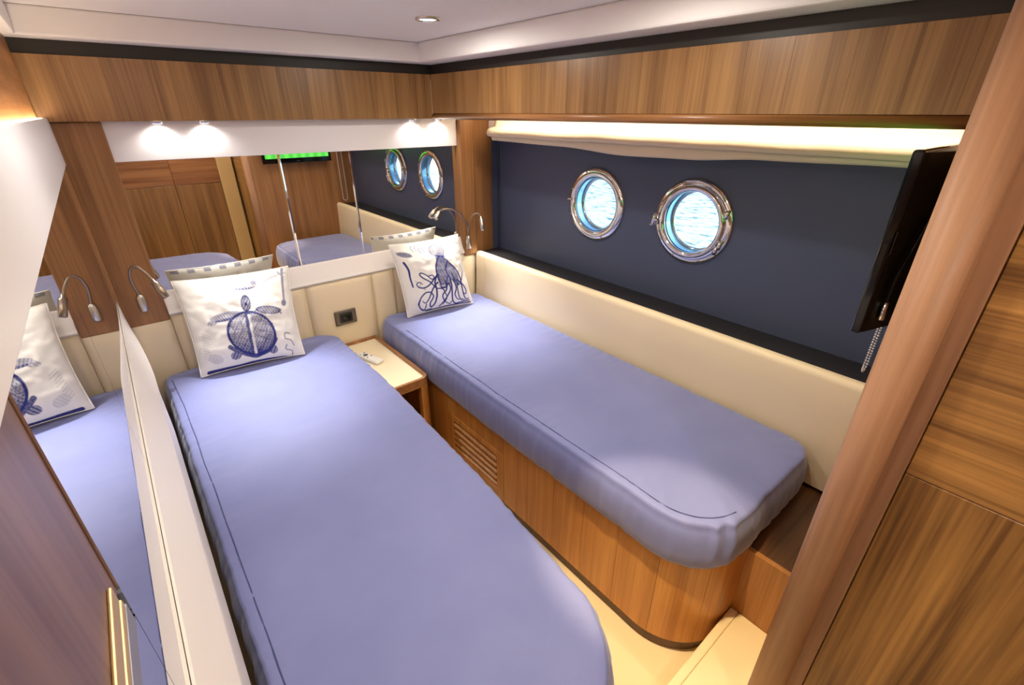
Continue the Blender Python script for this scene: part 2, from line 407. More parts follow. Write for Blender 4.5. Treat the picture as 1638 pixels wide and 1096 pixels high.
# LED cove above the blind
tag(obj('led_strip', box(1.560, 1.572, .16, 2.10, 1.606, 1.612), 'led'), 'glowing warm light strip hidden in the cove above the blind', 'light strip')
def area(name, loc, rot, sx, sy, e, col=(1, .9, .75), shape='RECTANGLE', spread=math.pi):
    l = D.lights.new(name, 'AREA'); l.shape = shape; l.size = sx; l.size_y = sy; l.energy = e; l.color = col; l.spread = spread
    o = D.objects.new(name, l); COL.objects.link(o); o.location = loc; o.rotation_euler = rot; return o
def spot(name, loc, direction, e, angle, blend=.6, col=(1, .93, .82), size=.015):
    l = D.lights.new(name, 'SPOT'); l.energy = e; l.spot_size = math.radians(angle); l.spot_blend = blend; l.color = col; l.shadow_soft_size = size
    o = D.objects.new(name, l); COL.objects.link(o); o.location = loc
    o.rotation_euler = Vector(direction).to_track_quat('-Z', 'Y').to_euler(); return o
area('left_cove_light', (-.0945, .85, 1.5345), (0, math.radians(180+8), 0), .005, 2.5, 1.0, (1, .84, .6))
area('cove_light', (1.585, 1.13, 1.60), (0, math.radians(-28), 0), .02, 1.9, 2.8, (1, .86, .68))
tag(obj('led_strip', box(-.1045, -.0935, -.45, 2.15, 1.526, 1.5335), 'led'), 'glowing warm light strip behind the white panel on the left wall', 'light strip')

# ------------------------------------------------------------------ near side: partition, post, lockers (seen in mirrors and at right)
S('wall_partition', box(.915, XH, .082, .132, .15, 1.747), 'wood_red')
cp = thing('round_post', 'rounded light-brown wooden post rising the full height at the right, in front of the television', 'post', (.905, .105, .15))
bm = bmesh.new()
add_lathe(bm, (.905, .105, .15), (0, 0, 1), [(0, 0), (0, .034), (1.597, .034), (1.597, 0)], 40)
obj('shaft', bm, 'wood_post', cp, True)
tag(obj('jamb_strip', box(.925, .945, .046, .080, .15, 1.747, bev=.002), 'wood_post'), 'narrow dark-brown jamb strip between the round post and the big wood panel', 'moulding')
rp = thing('locker_front', 'large walnut panel at the right edge with horizontal grain above vertical grain', 'wall panel', (.95, -.3, .15))
obj('upper_panel', box(.948, .97, -.66, .0455, .974, 1.747, bev=.0015, seg=1), 'wood_panel_h', rp)
obj('lower_panel', box(.948, .97, -.66, .0455, .15, .973, bev=.0015, seg=1), 'wood_panel_v', rp)
nl = thing('locker_front', 'row of brown wood locker doors facing the beds, seen only in the mirror', 'locker', (.35, -.62, .15))
for a, b in ((-.09, .455), (.457, .808)):
    obj('lower_door', box(a, b, -.65, -.62, .15, .978, bev=.002, seg=1), 'wood', nl)
    obj('upper_door', box(a, b, -.65, -.62, .980, 1.747, bev=.002, seg=1), 'wood_x', nl)
tag(obj('door_jamb', box(.81, .93, -.65, -.60, .15, 1.747, bev=.003), 'cream_strip'), 'upright cream door jamb beside the locker doors, seen in the mirror', 'jamb')

# left near wood door with brass rail
tag(obj('stained_door', box(-.120, -.095, -.5, .436, 1.168, 1.391, bev=.001), 'wood_purple'), 'purplish-brown wood door panel at the lower left, close to the camera', 'door panel')
br = thing('brass_rail', 'double brass rail along the bottom edge of the purplish wood panel', 'rail', (-.095, .2, 1.150))
obj('bar', box(-.110, -.0925, -.4, .425, 1.1565, 1.1675, bev=.002), 'brass', br)
obj('bar', box(-.0949, -.0915, -.4, .412, 1.177, 1.196, bev=.0015), 'brass', br)
obj('grey_strip', box(-.110, -.0925, -.4, .43, 1.131, 1.1555, bev=.001), 'grey', br)

# step and floor level at the entrance
st = thing('entry_step', 'cream floor step beside the curved foot of the far bed', 'step', (.9, -.1, 0))
obj('tread', box(.57, 1.139, -.62, .2625, .0, .15, bev=.002), 'cream_floor', st)
obj('nosing', box(.57, 1.139, .2630, .2885, .0, .1505, bev=.004), 'cream_floor', st)
bx = thing('corner_locker', 'low wooden box locker at the foot of the far bed with dark top', 'locker', (1.4, .2, .15))
obj('front_panel', box(1.14, 1.156, .133, .34, .0, .405, bev=.001, seg=1), 'wood_basex', bx)
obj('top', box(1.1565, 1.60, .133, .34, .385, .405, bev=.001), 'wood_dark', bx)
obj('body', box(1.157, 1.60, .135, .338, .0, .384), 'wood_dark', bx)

# ------------------------------------------------------------------ headboards
def padded(bm, x0, x1, yf, yb, z0, z1, seg=8):
    """panel facing -Y, softly domed"""
    n, m = 12, 14; G = []
    for i in range(n+1):
        u = i/n; row = []
        for j in range(m+1):
            v = j/m
            e = (1-abs(2*u-1)**10)*(1-max(0, 2*v-1)**8)
            row.append(bm.verts.new((x0+(x1-x0)*u, yf+.012*(1-e), z0+(z1-z0)*v)))
        G.append(row)
    for i in range(n):
        for j in range(m): bm.faces.new((G[i][j], G[i+1][j], G[i+1][j+1], G[i][j+1]))
    # sides and back
    b = [bm.verts.new((x, yb, z)) for x, z in ((x0, z0), (x1, z0), (x1, z1), (x0, z1))]
    bm.faces.new(b)
    bm.faces.new([G[i][m] for i in range(n+1)]+[b[2], b[3]])
    bm.faces.new([G[0][j] for j in range(m, -1, -1)]+[b[0], b[3]][0:2])
    bm.faces.new([G[n][j] for j in range(m+1)]+[b[2], b[1]])
    bm.faces.new([G[i][0] for i in range(n, -1, -1)]+[b[0], b[1]])
    return bm
hb = thing('headboard', 'padded cream leather headboard across the back wall behind both cushions', 'headboard', (.75, 2.22, .4))
for a, b in ((-.088, .048), (.048, .577), (.577, .907), (.907, 1.029), (1.029, 1.556)):
    obj('padded_panel', padded(bmesh.new(), a+.0008, b-.0008, 2.20, 2.238, .40, .818), 'leather', hb, True)
bm = prism([(2.203, .8185), (2.199, .826), (2.205, .836), (2.234, .906), (2.239, .911), (2.239, .8185)], .047, 1.476, 'x')
obj('cap', bm, 'leather_w', hb)
hr = thing('headboard', 'long plain cream leather side panel below the portholes along the far bed', 'headboard', (1.58, 1.2, .4))
def side_pad(y0, y1):
    prof = [(1.595, .42), (1.540, .42), (1.545, .55), (1.553, .70), (1.556, .795), (1.560, .808), (1.568, .816), (1.580, .818), (1.595, .815)]
    bm = bmesh.new()
    A = [bm.verts.new((a, y0, b)) for a, b in prof]; B = [bm.verts.new((a, y1, b)) for a, b in prof]
    n = len(prof)
    for k in range(n): bm.faces.new((A[k], A[(k+1) % n], B[(k+1) % n], B[k]))
    bm.faces.new(A); bm.faces.new(B[::-1]); return bm
o1 = obj('padded_panel', side_pad(.134, 2.118), 'leather', hr); o2 = obj('padded_panel', side_pad(2.1195, 2.199), 'leather', hr)
for o in (o1, o2):
    for p in o.data.polygons: p.use_smooth = len(p.vertices) == 4
    o.data.set_sharp_from_angle(angle=math.radians(40))
# side cap along the left mirror: white leather ledge that narrows toward the headboard
lc = []
for k in range(30):
    y = -.3+(2.195+.3)*k/29
    w = .041 if y < 1.65 else .041*(1-((y-1.65)/.545)**1.6*.85)
    lc.append((y, w))
bm = bmesh.new(); rings = []
for y, w in lc:
    pr = [(XL+.0006, .924), (XL+w*.12, .926), (XL+w*.6, .868), (XL+w*.97, .825), (XL+w, .812), (XL+w*.9, .790), (XL+w*.9, .60), (XL+.0006, .60)]
    rings.append([bm.verts.new((a, y, b)) for a, b in pr])
for A, B in zip(rings, rings[1:]):
    for k in range(8): bm.faces.new((A[k], A[(k+1) % 8], B[(k+1) % 8], B[k]))
bm.faces.new(rings[0]); bm.faces.new(rings[-1][::-1])
tag(obj('side_ledge', bm, 'leather_w'), 'white padded ledge running along the left mirror beside the near bed', 'ledge')

# ------------------------------------------------------------------ beds
def mattress(name, corners, z0, z1, label, seed, wr=1.0, seam=None, fold=None):
    N = 520
    pts, T = resample(rounded(corners), N)
    xs = [p.x for p in pts]; ys = [p.y for p in pts]
    cx0, cx1 = min(xs), max(xs); y0, y1 = min(ys), max(ys); hw = (cx1-cx0)/2
    def centre(p):
        y = min(max(p.y, y0+hw), y1-hw)
        f = (y-y0)/(y1-y0)
        near = [q for q in pts if abs(q.y-y) < .02]
        return Vector(((min(q.x for q in near)+max(q.x for q in near))/2, y))
    C = [centre(p) for p in pts]
    t = thing(name, label, 'mattress', ((cx0+cx1)/2, (y0+y1)/2, z0))
    rings = []
    H = z1-z0
    prof = [(.030, 0), (.008, .004), (.0, .02), (-.003, .35*H), (-.003, .55*H), (.0, .72*H), (.006, .84*H), (.014, .92*H), (.014, .97*H), (.022, .992*H), (.036, H)]
    for ins, h in prof: rings.append((ins, h, 'side'))
    for f in (.12, .2, .3, .42, .55, .7, .85, .97): rings.append((f*hw+.03 if f*hw+.03 < hw*.985 else hw*.985, H+.004*min(1, f*2.5), 'top'))
    bm = bmesh.new(); R = []
    for ins, h, kind in rings:
        row = []
        for i, (p, c) in enumerate(zip(pts, C)):
            d = (c-p); L = d.length
            q = p + d/L*min(ins, L*.985)
            s = T*i/N
            ex = 0; dz = 0
            side = max(0, 1-h/H)
            n1 = noise.noise(Vector((s*16, h*5, seed))); n2 = noise.noise(Vector((s*48, h*9, seed+4)))
            if kind == 'side':
                ex = (.0055*n1+.0032*n2)*wr*(.45+.55*math.sin(math.pi*min(1, h/H)))
                dz = .0018*n2*wr if h > .8*H else 0
                if h < .03: dz += .006*abs(n1)
            else:
                dz = .0022*noise.noise(Vector((q.x*5, q.y*3, seed)))+.0009*noise.noise(Vector((q.x*21, q.y*9, seed)))
                # puckers near the seam
                k = max(0, 1-(ins-.04)/.07); dz += .0032*n2*k*wr
            if fold and kind == 'side':
                e = (p-Vector(fold)); a = math.copysign(e.length, e.x-e.y)
                ex += (.009*math.exp(-((a/.011)**2))-.006*math.exp(-(((a-.028)/.012)**2))+.005*math.exp(-(((a-.055)/.012)**2)))*min(1, 1.6*h/H)
            o = -d/L*ex
            row.append(bm.verts.new((q.x+o.x, q.y+o.y, z0+h+dz)))
        R.append(row)
    for A, B in zip(R, R[1:]):
        for k in range(N): bm.faces.new((A[k], A[(k+1) % N], B[(k+1) % N], B[k]))
    bm.faces.new(R[0][::-1])
    last = R[-1]; half = N//2
    # close the thin centre slit by welding
    bmesh.ops.holes_fill(bm, edges=[e for e in bm.edges if len(e.link_faces) == 1], sides=0)
    obj('cover', bm, 'sheet', t, True)
    sp = []
    for i, (p, c) in enumerate(zip(pts, C)):
        d = (c-p); q = p+d.normalized()*(.040+.003*noise.noise(Vector((T*i/N*6, 0, seed))))
        sp.append((q.x, q.y, z1+.0004+.0015*noise.noise(Vector((T*i/N*48, 9, seed+4)))))
    sp = [q for q in sp if seam(q)]
    k = max(range(len(sp)), key=lambda i: (Vector(sp[i])-Vector(sp[i-1])).length); sp = sp[k:]+sp[:k]
    obj('seam', tube(sp, .0017, 6), 'sheet_seam', t, True)
    return t
mattress('mattress', [(-.050, 2.190, .05), (-.047, .20, .06), (.560, .235, .24), (.625, .9, .0), (.662, 1.6, .0), (.662, 2.190, .11)], .435, .582,
         'near mattress in a blue-violet fitted sheet, beside the left mirror', 3, 1.1, lambda q: q[0] < .1 and .3 < q[1] < 2.12)
mattress('mattress', [(.903, 2.190, .07), (.886, 1.2, 0), (.892, .285, .185), (1.532, .285, .09), (1.532, 2.190, .05)], .420, .582,
         'far mattress in a blue-violet fitted sheet, under the portholes', 11, 1.2, lambda q: q[0] < 1.06 and q[1] < 1.95, (.965, .322))

# bed bases
def strip_wall(outline, z0, z1, th, mat, parent, name, seglen, gap=.0006):
    """splits an open 2D path into veneer panels of about seglen"""
    P = [Vector(p) for p in outline]; L = [0]
    for a, b in zip(P, P[1:]): L.append(L[-1]+(b-a).length)
    T = L[-1]
    def at(s):
        s = min(max(s, 0), T)
        for i in range(len(P)-1):
            if s <= L[i+1]+1e-9:
                f = (s-L[i])/(L[i+1]-L[i]); d = (P[i+1]-P[i]).normalized(); return P[i].lerp(P[i+1], f), Vector((-d.y, d.x))
    n = max(1, round(T/seglen))
    for k in range(n):
        a = T*k/n+gap; b = T*(k+1)/n-gap; m = 7; bm = bmesh.new(); rr = []
        for j in range(m):
            p, nn = at(a+(b-a)*j/(m-1)); q = p+nn*th
            rr.append([bm.verts.new((p.x, p.y, z0)), bm.verts.new((p.x, p.y, z1)), bm.verts.new((q.x, q.y, z1)), bm.verts.new((q.x, q.y, z0))])
        for A, B in zip(rr, rr[1:]):
            for i in range(4): bm.faces.new((A[i], A[(i+1) % 4], B[(i+1) % 4], B[i]))
        bm.faces.new(rr[0]); bm.faces.new(rr[-1][::-1])
        obj(name, bm, mat, parent)
bb = thing('bed_base', 'honey-brown wooden base with rounded corner under the far mattress', 'bed base', (1.2, 1.2, 0))
XB = .918
path = [(XB, 2.195), (XB, 1.565)]
strip_wall(path, .06, .418, .018, 'wood_base', bb, 'front_panel', .2)
arc = [(XB+.20-.20*math.cos(a), .49-.20*math.sin(a)) for a in [math.radians(q) for q in range(0, 91, 6)]]
path2 = [(XB, 1.155)]+arc+[(1.139, .29)]
strip_wall(path2, .06, .418, .018, 'wood_base', bb, 'front_panel', .135)
obj('front_panel', box(XB, XB+.018, 1.157, 1.563, .315, .418, bev=.0008, seg=1), 'wood_base', bb)
obj('front_panel', box(XB, XB+.018, 1.157, 1.563, .06, .098, bev=.0008, seg=1), 'wood_base', bb)
obj('kickboard', prism([(XB+.015, 2.195), (XB+.015, .49)]+[(XB+.20-.185*math.cos(math.radians(q)), .49-.185*math.sin(math.radians(q))) for q in range(6, 91, 6)]+[(1.139, .305), (1.139, 2.195)], .0, .06), 'wood_dark', bb)
obj('carcass', prism([(XB+.035, 2.195), (XB+.035, .50)]+[(XB+.22-.19*math.cos(math.radians(q)), .50-.19*math.sin(math.radians(q))) for q in range(6, 91, 6)]+[(1.139, .342), (1.538, .342), (1.538, 2.195)], .061, .416), 'wood_dark', bb)
vg = obj('vent_grille', bmesh.new(), None, bb)
D.objects.remove(vg)
bm = bmesh.new()
for (y0, y1, z0, z1) in ((1.158, 1.200, .099, .314), (1.520, 1.562, .099, .314), (1.2005, 1.5195, .285, .314), (1.2005, 1.5195, .099, .118)):
    add_box(bm, XB-.002, XB+.018, y0, y1, z0, z1, bev=.001, seg=1)
vf = obj('vent_frame', bm, 'wood_base', bb)
for k in range(5):
    z = .131+k*.0330
    bm = prism([(XB-.004, z-.009), (XB+.014, z+.004), (XB+.014, z+.010), (XB-.004, z+.002)], 1.201, 1.519, 'y')
    obj('slat', bm, 'wood_base', vf)
bl = thing('bed_base', 'wooden base almost hidden under the near mattress', 'bed base', (.3, 1.2, 0))
obj('front_panel', prism(rounded([(-.045, 2.195, .0), (-.045, .295, .02), (.540, .295, .2), (.60, 1.0, 0), (.620, 2.195, .0)]), .06, .432), 'wood_base', bl)
obj('kickboard', prism(rounded([(-.04, 2.19, .0), (-.04, .325, .02), (.52, .325, .2), (.58, 1.0, 0), (.60, 2.19, .0)]), .0, .0595), 'wood_dark', bl)

# ------------------------------------------------------------------ nightstand
ns = thing('nightstand', 'small bedside unit with cream top and wooden rim between the beds', 'nightstand', (.77, 1.9, 0))
nx0, nx1, ny0, ny1 = .668, .880, 1.635, 2.198
obj('top', prism(rounded([(nx0, ny1, 0), (nx0, ny0+.012, .0), (nx1-.012, ny0+.012, .03), (nx1-.012, ny1-.012, 0)]), .450, .470), 'cream_top', ns)
rim_o = rounded([(nx0, ny0, 0), (nx1, ny0, .045), (nx1, ny1, 0), (nx0, ny1, 0)])
rim_i = rounded([(nx0-.0, ny0+.014, 0), (nx1-.014, ny0+.014, .032), (nx1-.014, ny1-.014, 0), (nx0, ny1-.014, 0)])
def ring_prism(o, i, z0, z1):
    bm = bmesh.new(); n = len(o)
    V = [[bm.verts.new((p[0], p[1], z)) for p in L] for L, z in ((o, z0), (o, z1), (i, z1), (i, z0))]
    for a in range(4):
        A, B = V[a], V[(a+1) % 4]
        for k in range(n-1) if True else (): bm.faces.new((A[k], A[k+1], B[k+1], B[k]))
        bm.faces.new((A[n-1], A[0], B[0], B[n-1]))
    return bm
obj('rim', ring_prism(rim_o, rim_i, .440, .482), 'wood_y', ns)
obj('side_panel', prism(rounded([(nx1-.05, ny0+.001, 0), (nx1-.001, ny0+.001, .04), (nx1-.001, ny1, 0), (nx1-.02, ny1, 0), (nx1-.02, ny0+.05, 0), (nx1-.05, ny0+.03, 0)]), 0, .4395), 'wood_base', ns)
obj('side_panel', box(nx0+.0, nx0+.018, ny0+.01, ny1, 0, .4395), 'wood_base', ns)
obj('back_panel', box(nx0+.019, nx1-.021, ny1-.012, ny1, 0, .4395), 'wood_dark', ns)
obj('shelf', box(nx0+.019, nx1-.021, ny0+.04, ny1-.013, .225, .240), 'wood_x', ns)
obj('front_rail', box(nx0+.019, nx1-.052, ny0+.004, ny0+.022, .03, .222), 'wood_base', ns)

# remote control
rc = thing('remote_control', 'white remote control lying on the bedside top', 'remote', (0, 0, 0))
bm = box(-.022, .022, -.075, .075, 0, .017, bev=.006, seg=3); obj('body', bm, 'remote', rc, True)
obj('button_ring', lathe((0, .028, .0168), (0, 0, 1), [(0, .011), (.0015, .011), (.0015, .006), (0, .006)], 20), 'button', rc)
for x, y in ((-.012, .052), (.012, .052), (-.012, .0), (.012, .0), (0, .028)):
    obj('button', box(x-.0042, x+.0042, y-.003, y+.003, .0165, .0185, bev=.001, seg=1), 'button', rc)
rc.location = (.745, 1.975, .4705); rc.rotation_euler = (0, 0, .30)

# socket in the headboard
sk_ = thing('power_socket', 'grey framed power socket plate on the headboard above the bedside unit', 'socket', (.738, 2.199, .585))
bm = box(.684, .793, 2.190, 2.1995, .587, .664, bev=.006, seg=3); obj('frame', bm, 'socket_frame', sk_)
bm = box(.708, .769, 2.187, 2.1896, .602, .649, bev=.004); obj('insert', bm, 'socket', sk_)
obj('slot', box(.718, .759, 2.185, 2.1868, .612, .639, bev=.003), 'tv_gloss', sk_)

# ------------------------------------------------------------------ cushions with printed drawings
INK = np.array(srgb(30, 38, 108)[:3]); PAPER = np.array(srgb(226, 222, 214)[:3])
def bil(C, u, v):
    TL, TR, BR, BL = [np.array(c, float) for c in C]
    u = u[..., None]; v = v[..., None]
    return (TL*(1-u)+TR*u)*v+(BL*(1-u)+BR*u)*(1-v)
class Draw:
    def __init__(s, n, C):
        g = np.linspace(0, 1, n); s.V, s.U = np.meshgrid((g-.045)/.955, (g-.5)*1.04+.5, indexing='ij')
        P = bil(C, s.U, s.V); s.X = P[..., 0]; s.Y = P[..., 1]; s.a = np.zeros((n, n))
        s.px = abs(C[1][0]-C[0][0])/n; s.gain = 1.15; s.ws = 1.0
    def put(s, m, k): s.a = np.maximum(s.a, np.clip(m, 0, 1)*k)
    def line(s, pts, w=4, k=.9, w2=None, smooth=True):
        if smooth and len(pts) > 2:
            q = [np.array(p, float) for p in pts]; out = []
            for i in range(len(q)-1):
                p0 = q[max(i-1, 0)]; p1 = q[i]; p2 = q[i+1]; p3 = q[min(i+2, len(q)-1)]
                for t in np.linspace(0, 1, 7)[:-1]:
                    out.append(.5*((2*p1)+(-p0+p2)*t+(2*p0-5*p1+4*p2-p3)*t*t+(-p0+3*p1-3*p2+p3)*t**3))
            pts = out+[q[-1]]
        N = len(pts)-1
        for i in range(N):
            a = np.array(pts[i], float); b = np.array(pts[i+1], float); d = b-a; l2 = max(1e-6, d@d)
            t = np.clip(((s.X-a[0])*d[0]+(s.Y-a[1])*d[1])/l2, 0, 1)
            r = np.hypot(s.X-a[0]-t*d[0], s.Y-a[1]-t*d[1])
            ww = w if w2 is None else w+(w2-w)*(i+t)/N
            s.put((ww*s.ws/2-r)/s.px+.6, k)
    def ell(s, cx, cy, rx, ry, ang=0, k=.4, tone=None):
        c, n = math.cos(ang), math.sin(ang); x = ((s.X-cx)*c+(s.Y-cy)*n)/rx; y = (-(s.X-cx)*n+(s.Y-cy)*c)/ry
        r = np.hypot(x, y); m = np.clip((1-r)*min(rx, ry)/s.px+.5, 0, 1)
        s.put(m, 1) if tone is None and k == 1 else s.put(m*(k if tone is None else tone(x, y, r)), 1)
    def rgb(s):
        s.a = np.clip(s.a*s.gain*(.86+.28*np.random.RandomState(3).rand(*s.a.shape)), 0, 1); return PAPER*(1-s.a[..., None])+INK*s.a[..., None]
def hatch(X, Y, f=.35, ang=.5): return .5+.5*np.sin((X*math.cos(ang)+Y*math.sin(ang))*f)
def turtle(n):
    d = Draw(n, [(190, 240), (1010, 130), (1130, 735), (350, 950)])
    h = hatch(d.X, d.Y, .28, .4); h2 = hatch(d.X, d.Y, .33, -.7)
    d.ell(732, 625, 198, 172, .3, tone=lambda x, y, r: .36+.34*h*h2+.45*(r > .9)+.25*np.clip(x+.4*y, 0, 1)+.35*np.clip(y-.2, 0, 1)+.12*(np.abs(np.sin(x*5+y*1.2)) < .16)+.12*(np.abs(np.sin(y*5)) < .13))
    for pts in ([(560, 560), (600, 620), (580, 700)], [(600, 600), (690, 590)], [(560, 690), (650, 660), (720, 700)], [(800, 520), (900, 540)], [(790, 600), (910, 610)], [(800, 690), (880, 700)], [(640, 520), (660, 600), (620, 680), (650, 760)], [(830, 490), (850, 600), (820, 720)]):
        d.line(pts, 7, .75)
    d.line([(700, 470), (712, 560), (735, 700), (752, 790)], 46, .8); 
    keep = d.a.copy()
    d.ell(690, 395, 38, 62, -.1, tone=lambda x, y, r: .45+.3*h+.3*(r > .8)); d.ell(683, 350, 22, 20, 0, tone=lambda x, y, r: .6+0*x); d.ell(690, 400, 12, 14, 0, k=.95)
    d.ell(535, 500, 128, 34, -.27, tone=lambda x, y, r: .3+.35*h2+.3*(y > .4)); d.ell(440, 545, 50, 22, -.5, tone=lambda x, y, r: .2+.35*h)
    d.line([(700, 470), (610, 470), (500, 490), (410, 560)], 7, .6)
    d.ell(870, 440, 105, 30, .02, tone=lambda x, y, r: .35+.35*h2+.3*(r > .8)); d.line([(760, 450), (850, 422), (920, 425), (975, 462)], 12, .6)
    d.ell(605, 808, 42, 34, -.5, tone=lambda x, y, r: .5+.35*h); d.ell(893, 742, 40, 38, .6, tone=lambda x, y, r: .55+.3*h)
    d.line([(560, 740), (640, 780), (740, 800), (850, 760), (920, 660)], 34, .78); d.line([(680, 800), (760, 812), (820, 780)], 22, .85)
    # white ridge
    t = np.clip((d.Y-480)/300, 0, 1); ridge = np.abs(d.X-(712+48*t)) < 6+d.px; d.a[ridge & (d.Y > 478) & (d.Y < 788)] = .12
    # shells along the top, branch at right, curls, bottom band
    d.ell(450, 300, 85, 50, -.3, tone=lambda x, y, r: (.1+.15*h)*(x > -.4)); d.line([(400, 330), (470, 350), (520, 270)], 8, .3)
    d.ell(680, 258, 100, 38, -.1, tone=lambda x, y, r: .2+.3*h2+.3*(y > .5)); d.ell(748, 238, 26, 16, 0, k=.6)
    d.line([(820, 240), (890, 205), (960, 180), (1010, 175)], 7, .45); d.line([(850, 215), (900, 195), (940, 200)], 6, .35)
    d.line([(975, 150), (990, 260), (1005, 390)], 22, .6, 14); d.ell(1000, 385, 20, 24, 0, k=.65); d.line([(940, 165), (990, 200)], 9, .6)
    d.line([(1040, 610), (1000, 610), (1000, 650), (1045, 660), (1070, 700)], 8, .6); d.line([(1010, 700), (1000, 735), (1050, 745), (1050, 780)], 8, .6)
    d.line([(400, 955), (520, 925), (640, 895), (740, 862), (860, 830), (1000, 800)], 30, .92, 14)
    for y in range(640, 860, 22): d.line([(348+(y-640)*.1, y), (400+(y % 3)*9, y+20)], 6, .22)
    d.ell(450, 840, 60, 40, .2, tone=lambda x, y, r: .12+.12*h)
    return d.rgb()
def octopus(n):
    d = Draw(n, [(118, 330), (722, 168), (862, 800), (272, 958)])
    h = hatch(d.X, d.Y, .5, .15); d.ws = .95; d.gain = 1.35; 
    d.ell(500, 335, 74, 56, .15, tone=lambda x, y, r: .22+.28*h+.35*(r > .92)); d.ell(528, 395, 46, 52, .1, tone=lambda x, y, r: .35+.35*h)
    d.ell(512, 388, 8, 9, 0, k=.95); d.ell(552, 386, 8, 9, 0, k=.95)
    hz = hatch(d.X, d.Y, .42, .3)
    d.ell(540, 520, 58, 140, -.10, tone=lambda x, y, r: .30+.42*hz+.3*(r > .93)); d.ell(642, 530, 42, 150, -.52, tone=lambda x, y, r: .30+.42*hz+.3*(r > .93)); d.ell(590, 540, 44, 120, -.2, tone=lambda x, y, r: .25+.4*hz)
    for t in ([(505, 560), (470, 600), (430, 660), (380, 700), (330, 700), (310, 670), (335, 650), (360, 668)], [(575, 620), (590, 700), (555, 770), (590, 830), (640, 850), (650, 820)], [(660, 600), (690, 680), (680, 750), (715, 800), (770, 790)], [(700, 600), (760, 640), (800, 700), (790, 740), (765, 720)], [(500, 640), (460, 700), (430, 800), (400, 850), (370, 830)]):
        d.line(t, 16, .85, 7)
    d.line([(430, 300), (445, 350), (485, 378)], 5, .4); d.line([(505, 300), (520, 340), (530, 375)], 5, .4)
    d.line([(485, 378), (570, 378)], 10, .8); d.line([(500, 395), (560, 400)], 6, .6)
    # mantle veil
    d.line([(530, 400), (545, 470), (555, 560), (560, 640)], 95, .34, 120); d.line([(540, 400), (600, 450), (650, 530), (690, 600)], 50, .36, 60)
    d.line([(520, 410), (505, 480), (495, 540)], 30, .38, 30)
    for k in range(9):
        d.line([(500+k*9, 395), (490+k*15, 480), (500+k*17, 560), (520+k*14, 640)], 4, .6)
    for k in range(7): d.line([(506+k*8, 470), (512+k*12, 560), (530+k*8, 620)], 3, .7)
    for k in range(5): d.line([(560+k*6, 400), (620+k*14, 470+k*4), (665+k*18, 560+k*8)], 4, .6)
    T = [[(505, 400), (488, 470), (492, 540), (525, 640), (540, 690)],
         [(495, 560), (475, 640), (492, 700), (500, 780), (490, 850), (460, 890), (445, 850), (468, 780), (440, 740)],
         [(480, 690), (430, 640), (370, 610), (335, 580), (350, 560), (400, 580), (440, 610), (465, 600), (450, 572), (410, 585)],
         [(540, 690), (580, 680), (610, 640), (630, 700), (600, 780), (560, 850), (540, 880)],
         [(500, 700), (550, 700), (580, 740), (600, 790), (570, 860)],
         [(610, 560), (640, 650), (650, 740), (665, 820), (700, 845), (740, 830), (840, 800)],
         [(640, 540), (690, 620), (730, 640), (750, 600), (765, 520)],
         [(620, 440), (690, 500), (740, 590), (750, 650), (770, 740), (800, 790), (830, 780)],
         [(700, 640), (710, 720), (730, 780), (760, 805), (790, 800)],
         [(600, 420), (580, 500), (600, 570), (590, 650)],
         [(440, 740), (390, 750), (345, 820), (350, 890), (400, 920), (410, 860)],
         [(345, 830), (340, 870), (390, 925), (470, 905)]]
    for k, t in enumerate(T): d.line(t, 17, .84, 11) if k in (1, 3, 5, 7, 0) else d.line(t, 13, .8, 9)
    for (x, y) in ((280, 340), (310, 330), (345, 345), (375, 330)): d.line([(x, y-25), (x-6, y), (x+12, y+20)], 8, .5)
    d.ell(215, 405, 62, 24, 0, tone=lambda x, y, r: .45+.2*h); d.line([(150, 395), (280, 410)], 6, .6)
    d.line([(205, 480), (240, 540), (255, 620), (280, 700)], 20, .85, 12); d.line([(290, 640), (350, 660)], 5, .35)
    d.line([(330, 690), (360, 700), (390, 720)], 6, .5); d.line([(345, 660), (335, 685)], 6, .5)
    d.line([(640, 215), (690, 235), (720, 250)], 8, .4); d.line([(670, 195), (715, 210)], 8, .5); d.line([(740, 430), (775, 520)], 7, .25); d.line([(720, 440), (750, 480)], 6, .25)
    d.line([(420, 930), (520, 905), (640, 870), (760, 840), (850, 818)], 12, .9)
    return d.rgb()
